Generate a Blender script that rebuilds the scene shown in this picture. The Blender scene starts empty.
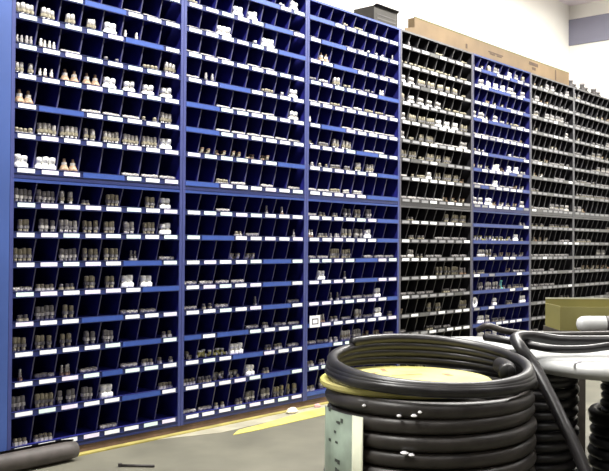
import bpy, bmesh, math, random
from mathutils import Vector, Matrix
random.seed(7)
PI = math.pi
C = bpy.context.scene.collection
sc = bpy.context.scene

# ------------------------------------------------------------------ helpers
def mat(name, col, rough=.5, metal=0., noise=0., nscale=30., spec=.5, emit=None, estr=0., bump=0., col2=None):
    m = bpy.data.materials.new(name); m.use_nodes = True
    nt = m.node_tree; b = nt.nodes['Principled BSDF']
    b.inputs['Roughness'].default_value = rough
    b.inputs['Metallic'].default_value = metal
    b.inputs['Specular IOR Level'].default_value = spec
    tc = nt.nodes.new('ShaderNodeTexCoord'); nz = nt.nodes.new('ShaderNodeTexNoise')
    nz.inputs['Scale'].default_value = nscale; nz.inputs['Detail'].default_value = 4
    nt.links.new(tc.outputs['Object'], nz.inputs['Vector'])
    rp = nt.nodes.new('ShaderNodeValToRGB')
    rp.color_ramp.elements[0].position = .3; rp.color_ramp.elements[1].position = .7
    c2 = col2 if col2 else [min(1, c * (1 + noise)) for c in col]
    c1 = [c * (1 - noise) for c in col]
    rp.color_ramp.elements[0].color = (*c1, 1); rp.color_ramp.elements[1].color = (*c2, 1)
    nt.links.new(nz.outputs['Fac'], rp.inputs['Fac'])
    nt.links.new(rp.outputs['Color'], b.inputs['Base Color'])
    if bump:
        bp = nt.nodes.new('ShaderNodeBump'); bp.inputs['Strength'].default_value = bump
        nt.links.new(nz.outputs['Fac'], bp.inputs['Height']); nt.links.new(bp.outputs['Normal'], b.inputs['Normal'])
    if emit:
        b.inputs['Emission Color'].default_value = (*emit, 1); b.inputs['Emission Strength'].default_value = estr
    return m

def tag(o, label=None, cat=None, group=None, kind=None):
    if label: o['label'] = label
    if cat: o['category'] = cat
    if group: o['group'] = group
    if kind: o['kind'] = kind
    return o

def empty(name, loc, rz=0):
    o = bpy.data.objects.new(name, None); C.objects.link(o)
    o.location = loc; o.rotation_euler = (0, 0, rz); o.empty_display_size = .05
    return o

def link(name, me, parent=None, loc=(0, 0, 0)):
    o = bpy.data.objects.new(name, me); C.objects.link(o); o.location = loc
    if parent: o.parent = parent
    return o

class MB:
    def __init__(s): s.v = []; s.f = []; s.m = []; s.sm = []
    def add(s, vs, fs, mi=0, smooth=False):
        n = len(s.v); s.v += [tuple(v) for v in vs]
        for f in fs: s.f.append([n + i for i in f]); s.m.append(mi); s.sm.append(smooth)
    def box(s, x0, x1, y0, y1, z0, z1, mi=0):
        v = [(x, y, z) for z in (z0, z1) for y in (y0, y1) for x in (x0, x1)]
        s.add(v, [(0, 2, 3, 1), (4, 5, 7, 6), (0, 1, 5, 4), (2, 6, 7, 3), (0, 4, 6, 2), (1, 3, 7, 5)], mi)
    def prism(s, poly, z0, z1, mi=0):
        n = len(poly)
        v = [(x, y, z0) for x, y in poly] + [(x, y, z1) for x, y in poly]
        s.add(v, [tuple(range(n))[::-1], tuple(range(n, 2 * n))] + [(i, (i + 1) % n, (i + 1) % n + n, i + n) for i in range(n)], mi)
    def lathe(s, prof, n=12, mi=0, smooth=True, M=None, ph=0.):
        v = []; f = []
        for r, z in prof:
            for i in range(n):
                a = 2 * PI * i / n + ph; v.append(Vector((r * math.cos(a), r * math.sin(a), z)))
        for j in range(len(prof) - 1):
            for i in range(n):
                f.append((j * n + i, j * n + (i + 1) % n, (j + 1) * n + (i + 1) % n, (j + 1) * n + i))
        f.append(tuple(range(n))[::-1]); f.append(tuple(range((len(prof) - 1) * n, len(prof) * n)))
        if M: v = [M @ q for q in v]
        s.add(v, f, mi, smooth)
    def tube(s, pts, r, n=10, mi=0, closed=False, cap=True, rfun=None):
        pts = [Vector(p) for p in pts]; N = len(pts); v = []; f = []
        up = Vector((0, 0, 1)); prev = None
        for i, p in enumerate(pts):
            a = pts[(i - 1) % N] if (closed or i > 0) else p
            b = pts[(i + 1) % N] if (closed or i < N - 1) else p
            t = (b - a).normalized()
            if prev is None:
                ref = up if abs(t.z) < .9 else Vector((1, 0, 0)); nrm = t.cross(ref).normalized()
            else: nrm = (prev - t * prev.dot(t)).normalized()
            prev = nrm; bn = t.cross(nrm)
            rr = rfun(i) if rfun else r
            for k in range(n):
                an = 2 * PI * k / n; v.append(p + (nrm * math.cos(an) + bn * math.sin(an)) * rr)
        for i in range(N if closed else N - 1):
            j = (i + 1) % N
            for k in range(n): f.append((i * n + k, i * n + (k + 1) % n, j * n + (k + 1) % n, j * n + k))
        if cap and not closed: f.append(tuple(range(n))[::-1]); f.append(tuple(range((N - 1) * n, N * n)))
        s.add(v, f, mi, True)
    def mesh(s, name, mats):
        me = bpy.data.meshes.new(name); me.from_pydata(s.v, [], s.f)
        for m in (mats if isinstance(mats, (list, tuple)) else [mats]): me.materials.append(m)
        me.polygons.foreach_set('material_index', s.m); me.polygons.foreach_set('use_smooth', s.sm)
        me.update()
        bm = bmesh.new(); bm.from_mesh(me); bmesh.ops.recalc_face_normals(bm, faces=bm.faces); bm.to_mesh(me); bm.free()
        return me
    def build(s, name, mats, parent=None, loc=(0, 0, 0)):
        return link(name, s.mesh(name, mats), parent, loc)

def smooth_path(P, n=8):
    P = [Vector(p) for p in P]; out = []
    Q = [P[0] * 2 - P[1]] + P + [P[-1] * 2 - P[-2]]
    for i in range(1, len(Q) - 2):
        for k in range(n):
            t = k / n; a, b, c, d = Q[i - 1], Q[i], Q[i + 1], Q[i + 2]
            out.append(.5 * ((2 * b) + (-a + c) * t + (2 * a - 5 * b + 4 * c - d) * t * t + (-a + 3 * b - 3 * c + d) * t ** 3))
    out.append(P[-1]); return out

# ------------------------------------------------------------------ camera
ZS = 1.102                      # height of the seam between lower and upper cabinets
cp = Vector((-1.7363523, -2.9960381, -.2468523 + ZS)); yaw, pit, rol, FO = .8542662, .0111823, .0076244, 865.21
d = Vector((math.sin(yaw) * math.cos(pit), math.cos(yaw) * math.cos(pit), math.sin(pit)))
r = Vector((math.cos(yaw), -math.sin(yaw), 0)); u = r.cross(d)
r2 = r * math.cos(rol) + u * math.sin(rol); u2 = -r * math.sin(rol) + u * math.cos(rol)
cam = bpy.data.cameras.new('camera'); co = bpy.data.objects.new('camera', cam); C.objects.link(co)
M = Matrix((r2, u2, -d)).transposed().to_4x4(); M.translation = cp; co.matrix_world = M
cam.sensor_fit = 'HORIZONTAL'; cam.sensor_width = 36; cam.lens = FO / 609 * 36; cam.clip_start = .02
sc.camera = co

def W3(px, py, dep):            # a point of the place, measured as image bearing and distance along the view axis
    return cp + d * dep + r2 * ((px - 304.5) / FO * dep) + u2 * ((235.5 - py) / FO * dep)
def proj(P):
    v = Vector(P) - cp; z = v.dot(d); return 304.5 + FO * v.dot(r2) / z, 235.5 - FO * v.dot(u2) / z, z

# ------------------------------------------------------------------ materials
M_ = {}
M_['floor'] = mat('concrete_floor', (.125, .12, .09), .6, noise=.22, nscale=3.5, bump=.05)
M_['wall'] = mat('white_wall_paint', (.93, .92, .85), .7, noise=.02, nscale=2)
M_['ceil'] = mat('ceiling_paint', (.92, .84, .92), .8, noise=.03, nscale=3)
M_['duct'] = mat('grey_soffit_paint', (.24, .24, .31), .6, noise=.05, nscale=6)
M_['dwall'] = mat('low_bounce_wall_paint', (.16, .15, .14), .7, noise=.05, nscale=2)  # out-of-view left and front walls, darkened to cut bounced light
M_['trim'] = mat('white_trim', (.8, .8, .78), .5, noise=.02)
def bluemats(pre, lip, inn, post, edge, strip, top):
    return dict(strip=mat(pre + '_blank_strip', strip, .45, noise=.2, nscale=9), top=mat(pre + '_top_flange', top, .45, noise=.15, nscale=9), lip=mat(pre + '_painted_lip', lip, .45, noise=.15, nscale=14), inn=mat(pre + '_shaded_bin_interior', inn, .6, noise=.25, nscale=10),  # interior darker than the cabinet paint: bin shade put into the colour
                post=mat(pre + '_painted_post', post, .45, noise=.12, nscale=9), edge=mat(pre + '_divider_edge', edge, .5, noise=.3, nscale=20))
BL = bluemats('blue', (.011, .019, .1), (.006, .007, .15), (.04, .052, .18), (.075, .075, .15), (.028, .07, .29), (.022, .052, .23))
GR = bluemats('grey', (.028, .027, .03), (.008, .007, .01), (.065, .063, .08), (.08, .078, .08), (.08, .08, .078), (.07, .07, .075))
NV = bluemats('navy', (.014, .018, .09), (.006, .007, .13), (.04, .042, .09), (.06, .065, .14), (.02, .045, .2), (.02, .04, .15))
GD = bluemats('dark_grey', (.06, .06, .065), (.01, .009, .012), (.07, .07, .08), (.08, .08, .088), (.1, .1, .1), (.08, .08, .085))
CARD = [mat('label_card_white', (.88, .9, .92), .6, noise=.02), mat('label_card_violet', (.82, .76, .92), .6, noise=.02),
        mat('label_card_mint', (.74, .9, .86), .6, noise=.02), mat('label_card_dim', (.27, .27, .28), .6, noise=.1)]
STEEL = mat('zinc_steel', (.5, .48, .45), .35, .35, noise=.12, nscale=60)
DULLS = mat('dull_zinc', (.33, .31, .3), .4, .3, noise=.15, nscale=60)
BRIGHT = mat('bright_plated_steel', (.9, .9, .88), .35, .15, noise=.05, nscale=60)
OLIVE = mat('dull_olive_steel', (.3, .27, .19), .5, .25, noise=.2, nscale=60)
GREYM = mat('grey_phosphate_steel', (.2, .19, .19), .5, .25, noise=.2, nscale=60)
BROWN = mat('brown_bronze', (.3, .2, .13), .5, .3, noise=.2, nscale=60)
BRASS = mat('brass', (.5, .47, .16), .4, .3, noise=.25, nscale=60)
DARKM = mat('black_iron', (.05, .045, .045), .5, .3, noise=.3, nscale=60)
TEAL = mat('teal_plastic', (.2, .65, .6), .5, noise=.1)
RUB = mat('black_rubber_hose', (.013, .012, .013), .36, noise=.35, nscale=25, bump=.1)
RUBG = mat('worn_grey_rubber', (.028, .024, .021), .42, noise=.35, nscale=22, bump=.12)

# ------------------------------------------------------------------ room
def struct(name, mb, m): o = mb.build(name, m); o['kind'] = 'structure'; return o
XR, YB, ZC = 6.0, .46, 3.12
XL, YF = -3.6, -5.2
b = MB(); b.box(XL, XR, YF, YB, -.05, 0); struct('floor', b, M_['floor'])
b = MB(); b.box(XL, XR + .1, YB, YB + .1, -.05, ZC); struct('wall_back', b, M_['wall'])
b = MB(); b.box(XR, XR + .1, YF, YB, -.05, ZC); struct('wall_right', b, M_['wall'])
b = MB(); b.box(XL - .1, XL, YF, YB + .1, -.05, ZC); struct('wall_left', b, M_['dwall'])
b = MB(); b.box(XL, XR, YF - .1, YF, -.05, ZC); struct('wall_front', b, M_['dwall'])
b = MB(); b.box(XL, XR, YF, YB, ZC, ZC + .08); struct('ceiling', b, M_['ceil'])
b = MB(); b.box(XR - .02, XR - .001, YF + .01, YB - .001, 2.745, 2.985); struct('trim_1', b, M_['duct'])
b = MB(); b.box(XR - .035, XR - .021, YB - .018, YB - .001, 2.2, 3.115); 
# painted floor line
YEL = mat('yellow_floor_paint', (.5, .45, .12), .6, noise=.3, nscale=9)
PALE = mat('pale_worn_floor_paint', (.33, .31, .23), .65, noise=.2, nscale=8)
b = MB(); b.prism([(.99, -.205), (1.12, -.215), (5.6, -.18), (5.6, -.085), (1.6, -.085), (1.3, -.13), (1.08, -.15)], .0005, .003)
o = b.build('floor_line', YEL); tag(o, 'worn yellow line painted on the floor in front of the cabinets', 'floor marking')
b = MB(); b.prism([(.98, -.13), (1.3, -.125), (1.6, -.084), (5.6, -.084), (5.6, -.03), (.7, -.03)], .0005, .0022)
o = b.build('floor_paint_strip', PALE); tag(o, 'pale worn strip of floor between yellow line and cabinet base', 'floor marking')

# ------------------------------------------------------------------ cabinets
W, H = .857, 1.067
S = .016
m0, e0, pp = .0315, .018, .1146
def lz(rr): return m0 + (e0 if rr > 0 else 0) + pp * rr
DEP = .29
def shelf_mesh(w, rr, ms, key):
    z = lz(rr); b = MB()
    lo = 0.001 if rr == 0 else z - .0135
    b.box(S, w - S, -.0015, .0015, lo, z + .012, 0)
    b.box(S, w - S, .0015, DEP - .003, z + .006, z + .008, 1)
    b.box(S, w - S, -.004, -.0015, z + .0105, z + .0125, 0)
    b.box(S, w - S, -.004, -.0015, z - .0125, z - .0105, 0)
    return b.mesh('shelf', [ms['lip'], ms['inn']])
def divider_mesh(rr, ms):
    z0 = lz(rr) + .008; z1 = (lz(rr + 1) - .0 + .006) if rr < 8 else H - .008
    h = z1 - z0; b = MB(); t = .0012
    y0b, y0t = .036, .003
    v = []
    for x in (-t, t): v += [(x, y0b, 0), (x, DEP - .004, 0), (x, DEP - .004, h), (x, y0t, h)]
    b.add(v, [(0, 1, 2, 3), (7, 6, 5, 4), (0, 4, 5, 1), (2, 6, 7, 3), (0, 3, 7, 4), (1, 5, 6, 2)], 0)
    e = .0026; v = []
    for x in (-e, e): v += [(x, y0b - .002, 0), (x, y0b, 0), (x, y0t, h), (x, y0t - .002, h)]
    b.add(v, [(0, 1, 2, 3), (7, 6, 5, 4), (0, 4, 5, 1), (2, 6, 7, 3), (0, 3, 7, 4), (1, 5, 6, 2)], 1)
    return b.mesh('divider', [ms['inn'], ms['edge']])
cardmesh = {}
def card_mesh(w, ci):
    k = (round(w, 3), ci)
    if k not in cardmesh:
        b = MB(); cw = (w - 2 * S) / 8 * .36; b.box(-cw, cw, -.0035, -.0016, -.0077, .0079)
        cardmesh[k] = b.mesh('label_card', CARD[ci])
    return cardmesh[k]
cache = {}
COLNAME = {0: 'leftmost blue column', 1: 'second blue column', 2: 'third blue column', 3: 'first grey column', 4: 'navy column', 5: 'grey column after navy', 6: 'rightmost grey column'}
def cabinet(ci, up, x0, w, ms, rows, label, dim):
    z0 = ZS if up else ZS - H
    root = empty('bolt_bin_cabinet', (x0, 0, z0 + (.0005 if up else 0)))
    tag(root, label, 'cabinet', 'bolt bin cabinets along the wall')
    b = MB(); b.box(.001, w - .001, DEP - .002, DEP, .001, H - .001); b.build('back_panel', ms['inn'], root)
    for s in (0, 1):
        b = MB()
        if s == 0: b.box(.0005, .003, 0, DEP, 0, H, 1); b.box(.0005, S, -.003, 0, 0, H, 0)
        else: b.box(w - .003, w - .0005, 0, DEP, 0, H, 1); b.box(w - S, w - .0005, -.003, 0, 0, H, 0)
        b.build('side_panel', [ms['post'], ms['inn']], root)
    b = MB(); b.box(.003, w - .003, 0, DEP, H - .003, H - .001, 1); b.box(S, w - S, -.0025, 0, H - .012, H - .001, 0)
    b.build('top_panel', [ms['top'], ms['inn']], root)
    p = (w - 2 * S) / 8
    for rr in range(9):
        key = (id(ms), round(w, 3), rr)
        if key not in cache: cache[key] = (shelf_mesh(w, rr, ms, key), divider_mesh(rr, ms))
        sm, dm = cache[key]
        sh = link('shelf', sm, root)
        for c in range(8):
            if rows[rr][c] == '1':
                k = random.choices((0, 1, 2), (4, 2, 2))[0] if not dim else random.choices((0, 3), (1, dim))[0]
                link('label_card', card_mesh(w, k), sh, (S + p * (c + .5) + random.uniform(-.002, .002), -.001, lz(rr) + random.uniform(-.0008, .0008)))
            else:
                key = ('strip', id(ms), round(w, 3))
                if key not in cache:
                    b = MB(); b.box(-p / 2 + .0002, p / 2 - .0002, -.0034, -.0016, -.0098, .0098); cache[key] = b.mesh('blank_strip', ms['strip'])
                link('blank_strip', cache[key], sh, (S + p * (c + .5), -.001, lz(rr)))
            if c: link('divider', dm, root, (S + p * c, 0, lz(rr) + .0081))
    return root

A = '11111111'
LR = {(0, 1): ['11100111', A, '10011111', A, A, '11111001', '11100111', A, A],
      (0, 0): [A, '11111001', '11110111', '11111001', '11100111', '11111100', '11111001', A, A],
      (1, 1): ['00111111', '11111100', '00111111', '00111111', '11001111', A, '11111100', '11111001', '11110011'],
      (1, 0): [A, '11111001', '11100111', '01001111', '11111001', '11111001', '11111001', '10011111', A],
      (2, 1): ['11111000', '11111100', '11110011', '10011111', A, '11111100', '11001111', '10011111', '00111111'],
      (2, 0): ['00111111', A, '00111111', '01111111', '11111110', '11110011', '11110011', '11111100', '11111100']}
IT = {(0, 1): ['BBC--LLL', 'sTTTTTTB', 'C--LLLsT', 'TtCCBBBB', 'ttL-s-sT', 'TTTTBt--', 'sss--LLL', 'LLsLLsLL', 'sTLLTssL'],
      (0, 0): ['ss--L---', 'TTTTB--s', 'tLtL-Lss', 'TTTTT--s', 'sTT--LL-', 'LssTTBB-', 'T-TTTt-L', 'TTTTTTTB', 'TTTsT-TB'],
      (1, 1): ['--sL-L-L', '-HHHHH--', '--LLLLLL', '--LLLL-B', 'Lt---ssB', 'LLL-LL--', 'LLB-sB--', 's--BB--L', 'ss----sB'],
      (1, 0): ['LLssTTTT', 'ssHHBs--', 'HYYB-ssL', '----LsLL', 'LsL-t--L', 'LLLL----', '---HH---', '---sL--t', '--L--tt-'],
      (2, 1): ['LLsss---', 'ssssTT--', 'HsTT-LL-', 't--LLLLL', 'LLsLsssL', 'ssTsLst-', '-C--LLLL', 'L--LLsst', '--LssLL-'],
      (2, 0): ['sTs-ssL-', 'ssTssHs-', 'LLsTTHHL', '-tsLTLBs', '--tLLLB-', '-B-t----', 'LLTT-LLL', 'tssTTB--', 'LssTTT--']}
def rnd_rows(p): return [''.join('1' if random.random() < p else '0' for _ in range(8)) for _ in range(9)]
def rnd_items(chars, wts):
    out = []
    for rr in range(9):
        s = ''; cur = None
        for c in range(8):
            if cur is None or random.random() < .45: cur = random.choices(chars, wts)[0]
            s += cur
        out.append(s)
    return out
LR[(3, 1)] = rnd_rows(.93); LR[(3, 0)] = rnd_rows(.9)
LR[(4, 1)] = rnd_rows(.75); LR[(4, 0)] = rnd_rows(.35)
for q in (5, 6): LR[(q, 1)] = rnd_rows(.85); LR[(q, 0)] = rnd_rows(.8)
IT[(3, 1)] = rnd_items('sTBLHt-', (4, 4, 3, 2, 2, 1, 4)); IT[(3, 0)] = rnd_items('sTBLHt-', (3, 3, 1, 3, 3, 1, 7))
IT[(4, 1)] = rnd_items('sBLTH-', (3, 3, 4, 2, 3, 2)); IT[(4, 0)] = rnd_items('sBLTH-', (2, 3, 2, 1, 4, 3))
IT[(4, 0)][7] = 'YYYYYYBs'; IT[(4, 0)][8] = '-------s'; IT[(4,0)][3] = '---B-s-B'; 
for q in (5, 6):
    IT[(q, 1)] = rnd_items('sLHTB-', (4, 4, 3, 2, 1, 4)); IT[(q, 0)] = rnd_items('sLHT-', (3, 3, 2, 1, 8))
xs = [0, W, 2 * W, 3 * W, 4 * W, 5 * W, 5.9 * W, 5.9 * W + W]
MS = [BL, BL, BL, GR, NV, GD, GD]
NM = [('blue', 'leftmost, ending at the tall plain blue locker'), ('blue', 'second from the left, between two blue ones'),
      ('blue', 'third from the left, next to the grey one'), ('dark grey', 'between the blue and the navy cabinets'),
      ('navy blue', 'between two grey cabinets'), ('dark grey', 'narrow, just right of the navy one'), ('dark grey', 'rightmost, beside the far white wall')]
for i in range(7):
    for up in (0, 1):
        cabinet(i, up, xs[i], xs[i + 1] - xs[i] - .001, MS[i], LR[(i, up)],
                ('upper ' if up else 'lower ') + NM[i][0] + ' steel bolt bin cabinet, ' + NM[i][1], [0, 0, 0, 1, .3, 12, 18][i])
# base plank under the cabinets, locker at the left end
b = MB(); b.box(0, 6.0 * W + .75, .004, DEP, 0, .034)
o = b.build('base_plank', mat('reddish_brown_wood', (.13, .075, .055), .6, noise=.3, nscale=12)); tag(o, 'low reddish brown wooden plank under the row of bin cabinets', 'plank')
b = MB(); b.box(.05, 5.6, -.03, .003, .0004, .006)
o = b.build('base_edging', mat('ochre_edging', (.33, .28, .08), .6, noise=.3, nscale=10)); tag(o, 'thin ochre edging strip on the floor at the cabinet base', 'edging')
lk = empty('storage_locker', (-.6125, 0, 0)); tag(lk, 'tall plain blue steel locker at the left end of the bins', 'locker')
LM = mat('blue_locker_paint', (.04, .08, .26), .45, noise=.15, nscale=3)
b = MB(); b.box(0, .612, .012, .33, .0, 2.2); b.build('body', LM, lk)
b = MB(); b.box(.012, .611, -.004, .0115, .06, 2.18); dr = b.build('door', LM, lk)
b = MB(); b.box(.05, .065, -.03, -.004, 1.0, 1.14); b.build('handle', STEEL, dr)

# ------------------------------------------------------------------ fittings in the bins
def lathed(segs, mats):
    b = MB()
    for (prof, n, mi, ph) in segs: b.lathe(prof, n, mi, n > 8, None, ph)
    return b
def k_T():
    return lathed([([(.0085, 0), (.0085, .018)], 10, 0, 0), ([(.012, .018), (.012, .03)], 6, 1, .3), ([(.008, .03), (.010, .034), (.010, .052), (.007, .055)], 10, 0, 0)], None)
def k_t():
    return lathed([([(.010, 0), (.010, .012)], 6, 1, 0), ([(.0055, .012), (.0075, .02), (.0055, .02), (.0075, .03), (.0045, .03), (.006, .042), (.004, .045)], 9, 0, 0)], None)
def k_s():
    return lathed([([(.012, 0), (.012, .012)], 6, 1, .2), ([(.0085, .012), (.0085, .025), (.007, .027)], 10, 0, 0)], None)
def k_B():
    return lathed([([(.0165, 0), (.018, .004), (.018, .020), (.015, .022)], 12, 0, 0), ([(.013, .022), (.013, .032)], 6, 1, 0), ([(.0145, .032), (.0145, .050), (.012, .053)], 12, 0, 0)], None)
def k_C():
    return lathed([([(.02, 0), (.021, .012), (.012, .03)], 14, 0, 0), ([(.012, .03), (.012, .042)], 6, 1, 0), ([(.007, .042), (.006, .058)], 10, 0, 0)], None)
def k_L():
    b = MB(); Mx = Matrix.Rotation(PI / 2, 4, 'Y') @ Matrix.Translation((0, 0, -.0145))
    Mx = Matrix.Translation((0, 0, .0105)) @ Mx
    b.lathe([(.0095, 0), (.0095, .011)], 9, 0, True, Mx); b.lathe([(.0105, .011), (.0105, .019)], 6, 1, False, Mx); b.lathe([(.0098, .019), (.0098, .029)], 9, 0, True, Mx)
    return b
def k_H():
    b = MB(); P = [(-.012, 0, .009), (0, 0, .009), (.007, 0, .012), (.009, 0, .019), (.009, 0, .030)]
    b.tube(P, .0075, 8, 0); b.lathe([(.0095, 0), (.0095, .006)], 6, 1, False, Matrix.Translation((.009, 0, .028))); 
    b.lathe([(.009, 0), (.009, .006)], 6, 1, False, Matrix.Translation((-.010, 0, .009)) @ Matrix.Rotation(-PI / 2, 4, 'Y')); return b
KB = {'T': k_T, 't': k_t, 's': k_s, 'B': k_B, 'C': k_C, 'L': k_L, 'H': k_H, 'Y': k_H}
VAR = {'T': [(STEEL, OLIVE), (OLIVE, GREYM), (GREYM, STEEL), (STEEL, GREYM)], 't': [(STEEL, BROWN), (GREYM, STEEL)],
       's': [(STEEL, STEEL), (OLIVE, STEEL), (GREYM, OLIVE)], 'B': [(BRIGHT, BRIGHT), (BRIGHT, STEEL), (STEEL, GREYM), (GREYM, OLIVE)], 'C': [(BROWN, STEEL)],
       'L': [(DULLS, STEEL), (GREYM, DULLS)], 'H': [(OLIVE, BROWN), (STEEL, OLIVE)], 'Y': [(BRASS, BRIGHT), (BRIGHT, BRASS)]}
VN = {'T': ['zinc', 'olive', 'dark', 'grey'], 't': ['bronze', 'grey'], 's': ['zinc', 'olive', 'grey'],
      'B': ['bright', 'shiny', 'zinc', 'grey'], 'C': ['brown'], 'L': ['zinc', 'grey'], 'H': ['olive', 'zinc'], 'Y': ['brass', 'bright']}
NAME = {'T': ('hose_fitting', 'hose fitting', 'hose fittings'), 't': ('barbed_plug', 'barbed plug', 'barbed plugs'), 's': ('hex_plug', 'hex plug', 'hex plugs'), 'B': ('pipe_coupling', 'pipe coupling', 'pipe couplings'),
        'C': ('cone_reducer', 'cone reducer', 'cone reducers'), 'L': ('pipe_nipple', 'pipe nipple', 'pipe nipples'), 'H': ('elbow_fitting', 'elbow fitting', 'elbow fittings'), 'Y': ('elbow_fitting', 'elbow fitting', 'elbow fittings')}
PROTO = {k: [KB[k]() for _ in v] for k, v in VAR.items()}
PME = {k: [PROTO[k][i].mesh(NAME[k][0], list(v)) for i, v in enumerate(vs)] for k, vs in VAR.items()}
items = []
for i in range(7):
    w = xs[i + 1] - xs[i] - .001; p = (w - 2 * S) / 8
    for up in (0, 1):
        for rr in range(9):
            for c in range(8):
                ch = IT[(i, up)][rr][c]
                if ch == '-': continue
                n = {'T': random.choice((3, 3, 4)), 't': random.choice((1, 2, 3)), 's': random.choice((2, 3, 4)), 'B': random.choice((2, 2, 3)), 'C': random.choice((1, 2)), 'L': 3, 'H': 4, 'Y': 5}[ch]
                if ch == 't' and i == 0 and up == 1 and rr == 4: n = 4
                vi = random.randrange(len(VAR[ch]))
                if i <= 2 and up == 0 and ch in 'Ts' and random.random() < .8: vi = random.choice((1, 2)) % len(VAR[ch])
                if i <= 2 and up == 1 and ch in 'LT': vi = 0
                if ch == 'B': vi = random.choice((0, 1)) if i <= 2 else random.choice((0, 1, 2)) if i == 4 else random.choice((1, 2, 2)) if i == 3 else random.choice((2, 3, 3))
                if i == 3 and ch in 'TsH': vi = {'T': 1, 's': 1, 'H': 0}[ch]
                if i >= 5 and ch in 'TLs': vi = {'T': 2, 'L': 1, 's': 2}[ch]
                if up == 0 and i >= 3 and ch in 'Ls' and random.random() < .6: vi = {'L': 1, 's': 2}[ch]
                zb = (ZS if up else ZS - H) + lz(rr) + .0082 + (.0005 if up else 0)
                for q in range(n):
                    us = p - .016; st = us / (4 if n <= 4 else n); start = -us / 2 + st / 2 + (random.choice((0, .5, 1)) * (4 - n) * st if n < 4 else 0)
                    if ch in 'BL' : st = us / 3; start = -us / 2 + st / 2 if n == 3 else -us / 2 + st * .75
                    if ch == 'C': st = us / 2; start = -us / 2 + st / 2
                    x = xs[i] + S + p * (c + .5) + start * .93 + st * .93 * q + .006
                    y = .034 + random.uniform(-.003, .004); rz = random.uniform(-.3, .3)
                    if ch == 'L' : rz = random.uniform(-.05, .05)
                    if ch == 'B': x = xs[i] + S + p * (c + .5) + start + st * q + .001
                    if ch in 'HY': rz = random.uniform(0, 6.3); y = .042 + .022 * (q % 2); x += -.004
                    sc_ = random.uniform(.93, 1.05)
                    items.append([ch, vi, (x, y, zb), rz, sc_, i, up, rr, c, q, n])
ORD = ['first', 'second', 'third', 'fourth', 'fifth']
byk = {}
for it in items: byk.setdefault(NAME[it[0]][0], []).append(it)
rest = {}
for nm, L in byk.items():
    def size(it):
        a, bb, z = proj(it[2]);
        vis = -20 < a < 629 and -25 < bb < 480 and not (325 < a < 533 and bb > 350)
        return (-(1 if vis else 0), z)
    L.sort(key=size)
    for it in L[:295]:
        ch, vi, P, rz, s_, i, up, rr, c, q, n = it
        a, bb, z = proj(P)
        if not (-25 < a < 640 and -30 < bb < 490): continue
        o = link(nm, PME[ch][vi], None, P); o.rotation_euler = (0, 0, rz); o.scale = (s_,) * 3
        shelf = ('shelf %d above seam' % (rr + 1)) if up else ('shelf %d below seam' % (9 - rr))
        which = ORD[q] if n > 1 else 'alone'
        tag(o, '%s %s, %s in bin %d, %s, %s' % (VN[ch][vi], NAME[ch][1], which, c + 1, shelf, COLNAME[i]), 'fitting' if ch in 'THYs' else NAME[ch][0].split('_')[-1],
            '%s in the bins' % NAME[ch][2])
    rest[nm] = L[295:]
for nm, L in rest.items():
    L = [t for t in L]
    if not L: continue
    allm = []; b = MB()
    for ch, vi, P, rz, s_, *_r in L:
        ms = VAR[ch][vi]; idx = []
        for mm in ms:
            if mm not in allm: allm.append(mm)
            idx.append(allm.index(mm))
        Mx = Matrix.Translation(P) @ Matrix.Rotation(rz, 4, 'Z') @ Matrix.Scale(s_, 4); src = PROTO[ch][vi]
        nv = len(b.v); b.v += [tuple(Mx @ Vector(v)) for v in src.v]
        b.f += [[nv + k for k in f] for f in src.f]; b.m += [idx[k] for k in src.m]; b.sm += src.sm
    o = b.build(nm, allm); tag(o, 'the many small %s filling the farther grey and navy bins' % NAME[L[0][0]][2], 'fittings', None, 'stuff')

# things hung in the bins
def bx(i, up, rr, c): return Vector((xs[i] + S + ((xs[i + 1] - xs[i]) - 2 * S) / 8 * (c + .5), 0, (ZS if up else ZS - H) + lz(rr)))
P = bx(2, 0, 3, 0); P.z += -.002
t = empty('bin_sign', (P.x, -.012, P.z)); tag(t, 'small square white card with a dark outline on a lower bin', 'sign')
WP = mat('white_card', (.9, .9, .92), .5, noise=.02); DK = mat('dark_ink', (.03, .03, .06), .6, noise=.1)
b = MB(); b.box(-.041, .041, 0, .004, -.008, .054); b.build('card', WP, t)
b = MB()
for q in ((-.026, .026, .034, .039), (-.026, .026, .008, .013), (-.026, -.020, .008, .039), (.020, .026, .008, .039)): b.box(q[0], q[1], -.001, -.0001, q[2], q[3])
b.build('printed_outline', DK, t)
# white ring (roll of tape) and teal cap in the navy cabinet
def ring(name, P, R, r_, depth, m):
    b = MB(); n = 28; v = []; f = []
    for (rad, y) in ((R, 0), (R, depth), (r_, depth), (r_, 0)):
        for k in range(n): a = 2 * PI * k / n; v.append((rad * math.cos(a), y, rad * math.sin(a)))
    for j in range(4):
        for k in range(n): f.append((j * n + k, j * n + (k + 1) % n, ((j + 1) % 4) * n + (k + 1) % n, ((j + 1) % 4) * n + k))
    b.add(v, f); return b.build(name, m, None, P)
P = bx(4, 0, 3, 0); o = ring('tape_roll', (P.x + .005, .014, P.z + .0085 + .036), .036, .018, .018, WP); tag(o, 'white roll of tape standing in a lower bin of the navy cabinet', 'tape')
P = bx(4, 0, 4, 4); b = MB(); b.lathe([(.022, 0), (.022, .008), (.013, .012), (.013, .05), (.018, .052), (.018, .062)], 14)
o = b.build('plastic_cap', TEAL, None, (P.x, .045, P.z + .0083)); tag(o, 'teal flanged plastic cap standing in a navy cabinet bin', 'cap')

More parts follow.
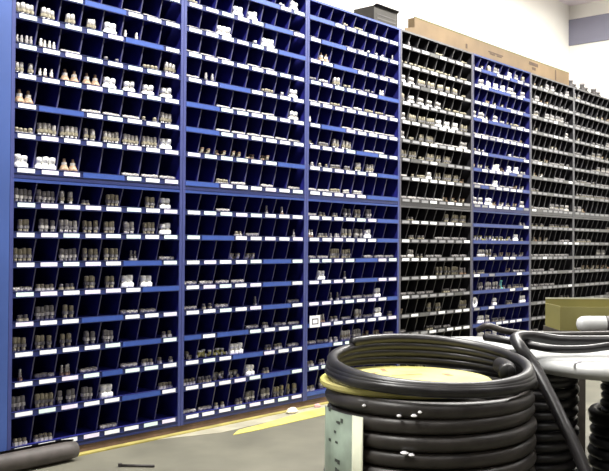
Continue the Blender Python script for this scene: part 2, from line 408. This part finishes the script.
# ------------------------------------------------------------------ on top of the cabinets
ZT = ZS + H + .0005
CB = mat('tan_cardboard', (.135, .09, .044), .75, noise=.18, nscale=5); CBE = mat('olive_cardboard_edge', (.1, .095, .03), .75, noise=.15); CBD = mat('brown_print', (.05, .028, .015), .8, noise=.2)
t = empty('cardboard_box', (3.23 * W, .03, ZT)); tag(t, 'long low tan cardboard box lying on the grey and navy cabinets', 'box')
Lb = 5.87 * W - 3.23 * W
b = MB(); b.box(0, Lb, 0, .05, 0, .005, 0); b.box(.0, Lb, 0, .004, .005, .112, 0); b.box(0, Lb, .046, .05, .005, .112, 0)
b.box(Lb - .004, Lb, .004, .046, .005, .112, 0); b.box(0, .004, .004, .046, .005, .112); b.build('tray', [CB, CBE], t)
b = MB(); b.box(.0, Lb, -.0012, .006, .1125, .119); b.build('top_edge', CBE, t)
b = MB(); b.add([(-.1, 0, .0), (-.0, 0, .0), (-.0, 0, .05), (-.1, 0, .028), (-.1, .004, .0), (-.0, .004, .0), (-.0, .004, .05), (-.1, .004, .028)],
               [(0, 1, 2, 3), (7, 6, 5, 4), (0, 4, 5, 1), (1, 5, 6, 2), (2, 6, 7, 3), (3, 7, 4, 0)]); b.build('loose_flap', CB, t)
b = MB()
for (x0, x1, z0, z1) in ((.62, .64, .03, .06), (.93, 1.14, .058, .066), (.95, 1.02, .045, .055), (1.05, 1.12, .046, .054), (1.55, 1.7, .07, .095), (1.6, 1.66, .04, .06), (2.0, 2.02, .02, .1)): b.box(x0, x1, -.0012, -.0001, z0, z1)
b.build('printed_mark', CBD, t)
# dark open box on the third blue cabinet
Q = W3(373, 20, 5.0); 
t = empty('parts_box', (2.735 * W, .03, ZT)); tag(t, 'dark brown open cardboard parts box on top of third blue cabinet', 'box')
DB = mat('dark_cardboard', (.02, .017, .012), .7, noise=.3, nscale=8); DG = mat('grey_box_print', (.055, .05, .045), .7, noise=.2)
b = MB(); b.box(0, .24, 0, .15, 0, .004); b.box(0, .24, 0, .004, .004, .098); b.box(0, .24, .146, .15, .004, .098); b.box(0, .004, .004, .146, .004, .098); b.box(.236, .24, .004, .146, .004, .098); b.build('tray', DB, t)
b = MB(); b.box(.03, .22, -.0015, -.0001, .025, .035); b.box(.03, .22, -.0015, -.0001, .05, .056); b.build('printed_mark', DG, t)
b = MB(); b.add([(0, 0, .098), (.24, 0, .098), (.24, -.02, .105), (0, -.02, .105), (0, .001, .1), (.24, .001, .1), (.24, -.019, .107), (0, -.019, .107)],
               [(0, 1, 2, 3), (7, 6, 5, 4), (0, 4, 5, 1), (1, 5, 6, 2), (2, 6, 7, 3), (3, 7, 4, 0)]); b.build('lid_flap', DB, t)
for k, (x, hh, rr_) in enumerate(((5.12, .075, .03), (5.24, .06, .035), (5.36, .08, .026), (5.48, .065, .034), (5.6, .07, .03), (5.74, .06, .036))):
    b = MB(); b.lathe([(rr_, 0), (rr_, hh * .55)], 12, 0); b.lathe([(rr_ * .7, hh * .55), (rr_ * .7, hh * .8)], 6, 0, False); b.lathe([(rr_ * .85, hh * .8), (rr_ * .85, hh)], 12, 1)
    o = b.build('pipe_fitting', [DARKM, GREYM], None, (x, .06 + .03 * (k % 2), ZT)); tag(o, 'black pipe fitting, %s from the left on top of the rightmost cabinet' % (ORD + ['sixth'])[k], 'fitting', 'pipe fittings on the rightmost cabinet')

# ------------------------------------------------------------------ on the floor near the cabinets
t = empty('rubber_mat_roll', (-.4, -.062, 0)); tag(t, 'rolled dark grey rubber mat lying on the floor at lower left', 'mat')
pts = [(0, 0, 0)]
b = MB(); n = 70; v = []; f = []
for k in range(n):
    a = 2 * PI * 3.2 * k / (n - 1); rad = .012 + .031 * k / (n - 1)
    for (rq) in (rad, rad - .006):
        for x in (0, .62, .66): 
            q = rq if x != .66 else rq * .88
            v.append((x, q * math.cos(a), .043 + q * math.sin(a)))
for k in range(n - 1):
    o0 = k * 6; o1 = o0 + 6
    f += [(o0, o0 + 1, o1 + 1, o1), (o0 + 1, o0 + 2, o1 + 2, o1 + 1), (o0 + 3, o1 + 3, o1 + 4, o0 + 4), (o0 + 4, o1 + 4, o1 + 5, o0 + 5), (o0 + 2, o0 + 5, o1 + 5, o1 + 2), (o0, o1, o1 + 3, o0 + 3)]
b.add(v, f, 0, True); b.build('rolled_sheet', mat('grey_rubber_mat', (.07, .06, .055), .6, noise=.25, nscale=20, bump=.1), t)
b = MB(); b.tube([(.315, -.287, .006), (.395, -.387, .006)], .005, 8); b.lathe([(.008, 0), (.008, .012)], 6, 0, False, Matrix.Translation((.312, -.283, .001)))
o = b.build('metal_rod', DARKM); tag(o, 'thin dark rod lying on the floor near the lower left', 'rod')
def scrap(name, P, s, m, lab):
    b = MB(); b.lathe([(s * .8, 0), (s, s * .3), (s * .75, s * .8), (s * .3, s)], 7, 0, False)
    o = b.build(name, m, None, P); 
    for vtx in o.data.vertices: vtx.co.x *= 1.4 + random.uniform(-.2, .2); vtx.co.y *= random.uniform(.6, .9)
    tag(o, lab, 'scrap')
scrap('paper_scrap', (1.55, -.06, .0025), .028, mat('cream_paper', (.75, .68, .55), .8, noise=.1), 'crumpled cream paper scrap on floor at base of second blue column')
scrap('paper_scrap', (1.76, -.05, .0025), .018, mat('pink_paper', (.6, .33, .33), .8, noise=.1), 'small pink paper scrap on floor at base of third blue column')

# ------------------------------------------------------------------ hose coils
fw = Vector((math.sin(yaw), math.cos(yaw), 0)); rt = Vector((math.cos(yaw), -math.sin(yaw), 0))
def base(px, dep): P = W3(px, 240, dep); return Vector((P.x, P.y, 0))
def helix(c, R, z0, z1, pitch, wob, n=44, seed=1, ph0=0.):
    rnd = random.Random(seed); turns = (z1 - z0) / pitch + 1; N = int(turns * n); pts = []
    off = [(rnd.uniform(-wob, wob), rnd.uniform(-wob, wob)) for _ in range(int(turns) + 3)]
    for k in range(N + 1):
        t = k / n; i = int(t); fr = t - i; fr = fr * fr * (3 - 2 * fr)
        ox = off[i][0] * (1 - fr) + off[i + 1][0] * fr; oy = off[i][1] * (1 - fr) + off[i + 1][1] * fr
        a = 2 * PI * t + ph0
        pts.append(c + Vector((R * math.cos(a) + ox, R * math.sin(a) + oy, min(z0 + pitch * t, z1) - (.0 if t < turns - 1 else 0))))
    return pts
# main coil
cA = base(430, 2.6); A0 = empty('hose_coil', cA); tag(A0, 'largest black rubber hose coil, stacked high with yellow disc inside its top', 'hose coil')
O0 = Vector((0, 0, 0))
b = MB(); b.tube(helix(O0, .287, .024, .415, .046, .006, seed=3), .0235, 12); b.build('hose_winding', RUBG, A0)
b = MB(); v = []
Rd = .258
prof = [(.02, 0), (Rd - .004, 0), (Rd, .006), (Rd, .016), (Rd - .004, .02), (.02, .02)]
b.lathe(prof, 64, 0, False)
PLY = mat('yellow_plywood', (.46, .44, .09), .6, noise=.15, nscale=7, col2=(.55, .48, .2))
ds = b.build('spool_disc', PLY, A0, (-rt * .069 + fw * .012) + Vector((0, 0, .4385)))
STN = mat('brown_stain', (.25, .16, .07), .7, noise=.2)
for (x, y, s1, s2, an) in ((-.11, .0, .03, .006, .2), (.05, .03, .05, .005, -.5), (.14, -.06, .02, .01, 1.), (-.02, .12, .04, .006, .1), (.08, .14, .03, .008, .8)):
    ca, sa = math.cos(an), math.sin(an); b = MB()
    b.prism([(x + ca * p_ - sa * q_, y + sa * p_ + ca * q_) for p_, q_ in ((-s1, -s2), (s1, -s2), (s1, s2), (-s1, s2))], .0201, .0208)
    b.build('stain', STN, ds)
# loose turns on top: far side lifted
def top_turns(R, zn, lift, turns, r_, dz, dr, a0=-PI / 2, wob=.006):
    pts = []; n = 52; N = int(turns * n)
    for k in range(N + 1):
        t = k / n; a = a0 + 2 * PI * t
        x, y = math.cos(a), math.sin(a)          # x right, y away from the camera
        far = (1 + y) / 2
        z = zn + lift * far + t * (dz * (.2 + .8 * far)) - .008 * x
        RR = R + dr * t * (1 - .3 * far)
        pts.append(rt * (x * RR) + fw * (y * RR) + Vector((0, 0, z)))
    return pts
b = MB(); b.tube(top_turns(.3, .464, .004, 3.45, .019, .0235, -.004, a0=-.35), .0165, 14); b.build('loose_turns', RUB, A0)
# capped hose end inside rim; a black disc paints the shade of its bore
e0_ = rt * .222 + fw * -.045 + Vector((0, 0, .484)); e1_ = rt * .236 + fw * .10 + Vector((0, 0, .486))
b = MB(); b.tube(smooth_path([e0_, e0_ * .5 + e1_ * .5 + rt * .012, e1_], 6), .025, 16)
dirn = (e0_ - e1_).normalized()
he = b.build('hose_end', RUB, A0)
b = MB(); b.tube([e0_, e0_ + dirn * .0008], .021, 16); b.build('bore_shade', mat('bore_shade_black', (.002, .002, .002), .9), he)
# plastic tag sheet around the left of the coil
def sector(R, a0, a1, z0, z1, m, name, parent, n=14, th=.0012):
    b = MB(); v = []; f = []
    for k in range(n + 1):
        a = a0 + (a1 - a0) * k / n
        for R_ in (R, R + th):
            P = rt * (R_ * math.sin(a)) - fw * (R_ * math.cos(a))
            v += [P + Vector((0, 0, z0)), P + Vector((0, 0, z1))]
    for k in range(n):
        o = 4 * k; q = o + 4; f += [(o, o + 1, q + 1, q), (o + 2, q + 2, q + 3, o + 3), (o, q, q + 2, o + 2), (o + 1, o + 3, q + 3, q + 1)]
    f += [(0, 2, 3, 1), (4 * n, 4 * n + 1, 4 * n + 3, 4 * n + 2)]
    b.add(v, f, 0, True); return b.build(name, m, parent)
TG = mat('greenish_film', (.22, .27, .21), .35, noise=.25, nscale=14); TS = mat('pale_tape', (.66, .68, .52), .5, noise=.1, nscale=10)
tg = sector(.3165, -1.40, -.80, .03, .385, TG, 'wrapping_sheet', A0)
sector(.3185, -.86, -.735, .028, .387, TS, 'tape_strip', tg, 6)
b = MB()
rnd = random.Random(5)
for k in range(14):
    a = rnd.uniform(-1.3, -.92); z = rnd.choice((.385, .36, .33, .3, .25, .22)) + rnd.uniform(-.005, .005); P = rt * (.3183 * math.sin(a)) - fw * (.3183 * math.cos(a)) + Vector((0, 0, z))
    t_ = (rt * math.cos(a) + fw * math.sin(a)); s1, s2 = rnd.uniform(.004, .009), rnd.uniform(.003, .006); nn = (rt * math.sin(a) - fw * math.cos(a)) * .0006
    v = [P + t_ * (sx * s1) + Vector((0, 0, sz * s2)) + nn * k2 for k2 in (0, 1) for sx, sz in ((-1, -1), (1, -1), (1, 1), (-1, 1))]
    b.add(v, [(3, 2, 1, 0), (4, 5, 6, 7), (0, 1, 5, 4), (1, 2, 6, 5), (2, 3, 7, 6), (3, 0, 4, 7)])
b.build('dark_spot', mat('dark_smudge', (.06, .07, .06), .6, noise=.2), tg)
# white ties on the winding
b = MB()
for a, z, s1 in ((-.74, .418, .006), (-.40, .402, .007), (-.27, .405, .009), (-.22, .415, .006), (-.35, .305, .012), (-.29, .301, .009)):
    P = rt * (.313 * math.sin(a)) - fw * (.313 * math.cos(a)) + Vector((0, 0, z)); b.lathe([(s1 * .6, -.003), (s1, 0), (s1 * .5, .004)], 7, 0, False, Matrix.Translation(P))
b.build('white_tie', WP, A0)

# lid disc and stacks at the right
def stack(px, dep, R, z1, pitch, r_, lab, seed, extra=None):
    c = base(px, dep); t = empty('hose_coil', c); tag(t, lab, 'hose coil')
    b = MB(); b.tube(helix(O0, R, r_ + .001, z1 - r_, pitch, .003, n=30, seed=seed), r_, 8)
    b.build('hose_winding', RUB, t)
    if extra:
        b = MB(); b.tube(helix(O0, extra[0], .018, extra[1], .036, .008, n=36, seed=seed + 3), .0165, 8); b.build('loose_turns', RUB, t)
    return c, t
zl = .449 + .0115
stack(541, 2.9, .108, zl - .012, .034, .0165, 'narrow black hose coil partly hidden behind the largest coil', 11)
cC, tC = stack(646, 2.88, .13, zl - .012, .026, .0125, 'black hose coil at right edge under the white lid', 12, (.165, .3))
cL = base(618, 2.87); b = MB(); b.lathe([(.27, 0), (.290, .003), (.298, .014), (.305, .018), (.306, .03), (.302, .042), (.29, .048), (.2, .0495), (.1, .05)], 56, 0, True)
WL = mat('white_plastic_lid', (.52, .53, .52), .35, noise=.12, nscale=9)
t = empty('reel_lid', cL + Vector((0, 0, zl - .0115))); tag(t, 'round white plastic reel lid lying across two black hose coils', 'lid')
b.build('lid', WL, t)
b = MB()
SCM = mat('grey_scuff', (.4, .38, .42), .6, noise=.2)
for (a, s) in ((.1, .05), (-.05, .04), (.2, .03), (-.2, .035)):
    P = rt * a - fw * .2; b = MB(); b.box(P.x - s, P.x + s, P.y - .004, P.y + .004, .0501, .051)
    b.build('scuff', SCM, t)
# third reel behind
cD = base(482, 3.3); tD = empty('hose_coil', cD); tag(tD, 'hose coil with thin white top disc, just behind the largest coil', 'hose coil')
b = MB(); b.tube(helix(O0, .195, .02, .455, .04, .003, n=36, seed=21), .019, 8); b.build('hose_winding', RUB, tD)
b = MB(); b.lathe([(.2, 0), (.205, .004), (.205, .012), (.2, .016)], 44, 0, False); b.build('top_disc', WL, tD, (0, 0, .4755))
# bench with box and white bottle
cB = base(612, 3.62); bn = empty('work_bench', cB, -yaw); tag(bn, 'low dark wooden bench behind the coils carrying the olive box', 'bench')
DW = mat('dark_bench_wood', (.05, .042, .035), .6, noise=.3)
b = MB(); b.box(-.225, .5, -.2, .22, .475, .508); b.build('bench_top', DW, bn)
for sx in (-.2, .44):
    for sy in (-.16, .17): b = MB(); b.box(sx, sx + .04, sy, sy + .04, 0, .475); b.build('leg', DW, bn)
OB = mat('olive_cardboard', (.20, .18, .055), .7, noise=.15, nscale=5); OE = mat('pale_box_edge', (.5, .5, .4), .7, noise=.1)
bo = empty('cardboard_box', cB + Vector((0, 0, .5085)), -yaw); tag(bo, 'olive cardboard box standing on the low bench at right', 'box')
b = MB(); b.box(-.222, .27, -.02, .2, 0, .004); b.box(-.222, .27, -.02, -.016, .004, .098); b.box(-.222, .27, .196, .2, .004, .118); b.box(-.222, -.218, -.016, .196, .004, .1); b.box(.266, .27, -.016, .196, .004, .1); b.build('carton', OB, bo)
b = MB(); b.box(-.222, .27, .195, .201, .1185, .124); b.build('rim', OE, bo)
wb = empty('white_bottle', cB + Vector((0, 0, .5085)) - fw * .09, -yaw); tag(wb, 'white plastic bottle lying on its side before the olive box', 'bottle')
Mx = Matrix.Translation((-.175, 0, .034)) @ Matrix.Rotation(PI / 2, 4, 'Y')
b = MB(); b.lathe([(.008, 0), (.022, .006), (.031, .02), (.033, .04), (.033, .22), (.03, .235), (.014, .245)], 20, 0, True, Mx); b.build('body', WL, wb)
b = MB(); b.lathe([(.015, .2455), (.015, .275)], 14, 0, True, Mx); b.build('cap', DARKM, wb)
b = MB(); b.lathe([(.0338, .115), (.0338, .135)], 20, 0, True, Mx); b.build('dark_band', DARKM, wb)

# loose hoses across the coils
def hose(pts, r_, m, lab, n=8):
    b = MB(); b.tube(smooth_path([W3(*p) if p[2] > 0 else Vector((p[0], p[1], -p[2])) for p in pts], n), r_, 12)
    o = b.build('rubber_hose', m); tag(o, lab, 'hose', 'loose black hoses over the coils'); return o
hose([(478, 330, 2.95), (488, 326, 2.92), (505, 331, 2.9), (530, 334, 2.89), (560, 335, 2.88), (590, 334.5, 2.88), (615, 334, 2.88), (660, 333, 2.88), (700, 350, 2.9)], .011, RUBG, 'upper black hose running right from a hooked end behind largest coil')
hose([(485, 337, 2.88), (505, 340, 2.82), (530, 345, 2.78), (555, 349, 2.74), (585, 349, 2.72), (610, 346, 2.71), (650, 342, 2.72), (700, 350, 2.75)], .013, RUB, 'lower thick black hose resting across the white lid')
fl = W3(640, 560, 2.35)
hose([(720, 345, 2.86), (660, 341, 2.85), (600, 341, 2.84), (560, 340.5, 2.83), (532, 336.5, 2.81), (516, 338, 2.76), (521, 348, 2.70), (534, 366, 2.665), (549, 394, 2.58), (564, 424, 2.5), (580, 458, 2.44), (596, 500, 2.38), (612, 545, 2.34), (640, 554, 2.32)], .0185, RUB, 'thick black hose bending over and slanting down to the floor before the white lid')
# light fixtures
FX = mat('tube_glow', (1, .97, 1), .5, emit=(1, .93, 1), estr=9); HS = mat('white_fixture', (.85, .85, .85), .4, noise=.02)
def fixture(x, y, w, lab, rot=0):
    t = empty('ceiling_light', (x, y, ZC), rot); tag(t, lab, 'light', 'fluorescent ceiling lights')
    b = MB(); b.box(-.6, .6, -.09, .09, -.05, -.001); b.build('housing', HS, t)
    for s in (-.045, .045): b = MB(); b.tube([(-.57, s, -.067), (.57, s, -.067)], .014, 10); b.build('fluorescent_tube', FX, t)
    L = bpy.data.lights.new('lamp', 'AREA'); L.shape = 'RECTANGLE'; L.size = 1.15; L.size_y = .16; L.energy = w; L.color = (1, .98, .93)
    lo = bpy.data.objects.new('lamp', L); C.objects.link(lo); lo.parent = t; lo.location = (0, 0, -.09)
for k, (x, y, w) in enumerate(((-1.0, -.9, 105), (.9, -.9, 110), (2.8, -.9, 115), (4.7, -.9, 110), (-1.2, -3.4, 16), (1.6, -3.4, 26), (4.4, -3.4, 24))):
    fixture(x, y, w, 'white twin tube fluorescent light fixed to the ceiling')
wd = bpy.data.worlds.new('world'); sc.world = wd; wd.use_nodes = True
wd.node_tree.nodes['Background'].inputs[0].default_value = (.8, .85, 1, 1); wd.node_tree.nodes['Background'].inputs[1].default_value = .1
sc.view_settings.view_transform = 'Standard'; sc.view_settings.look = 'None'; sc.view_settings.exposure = 0; sc.view_settings.gamma = 1
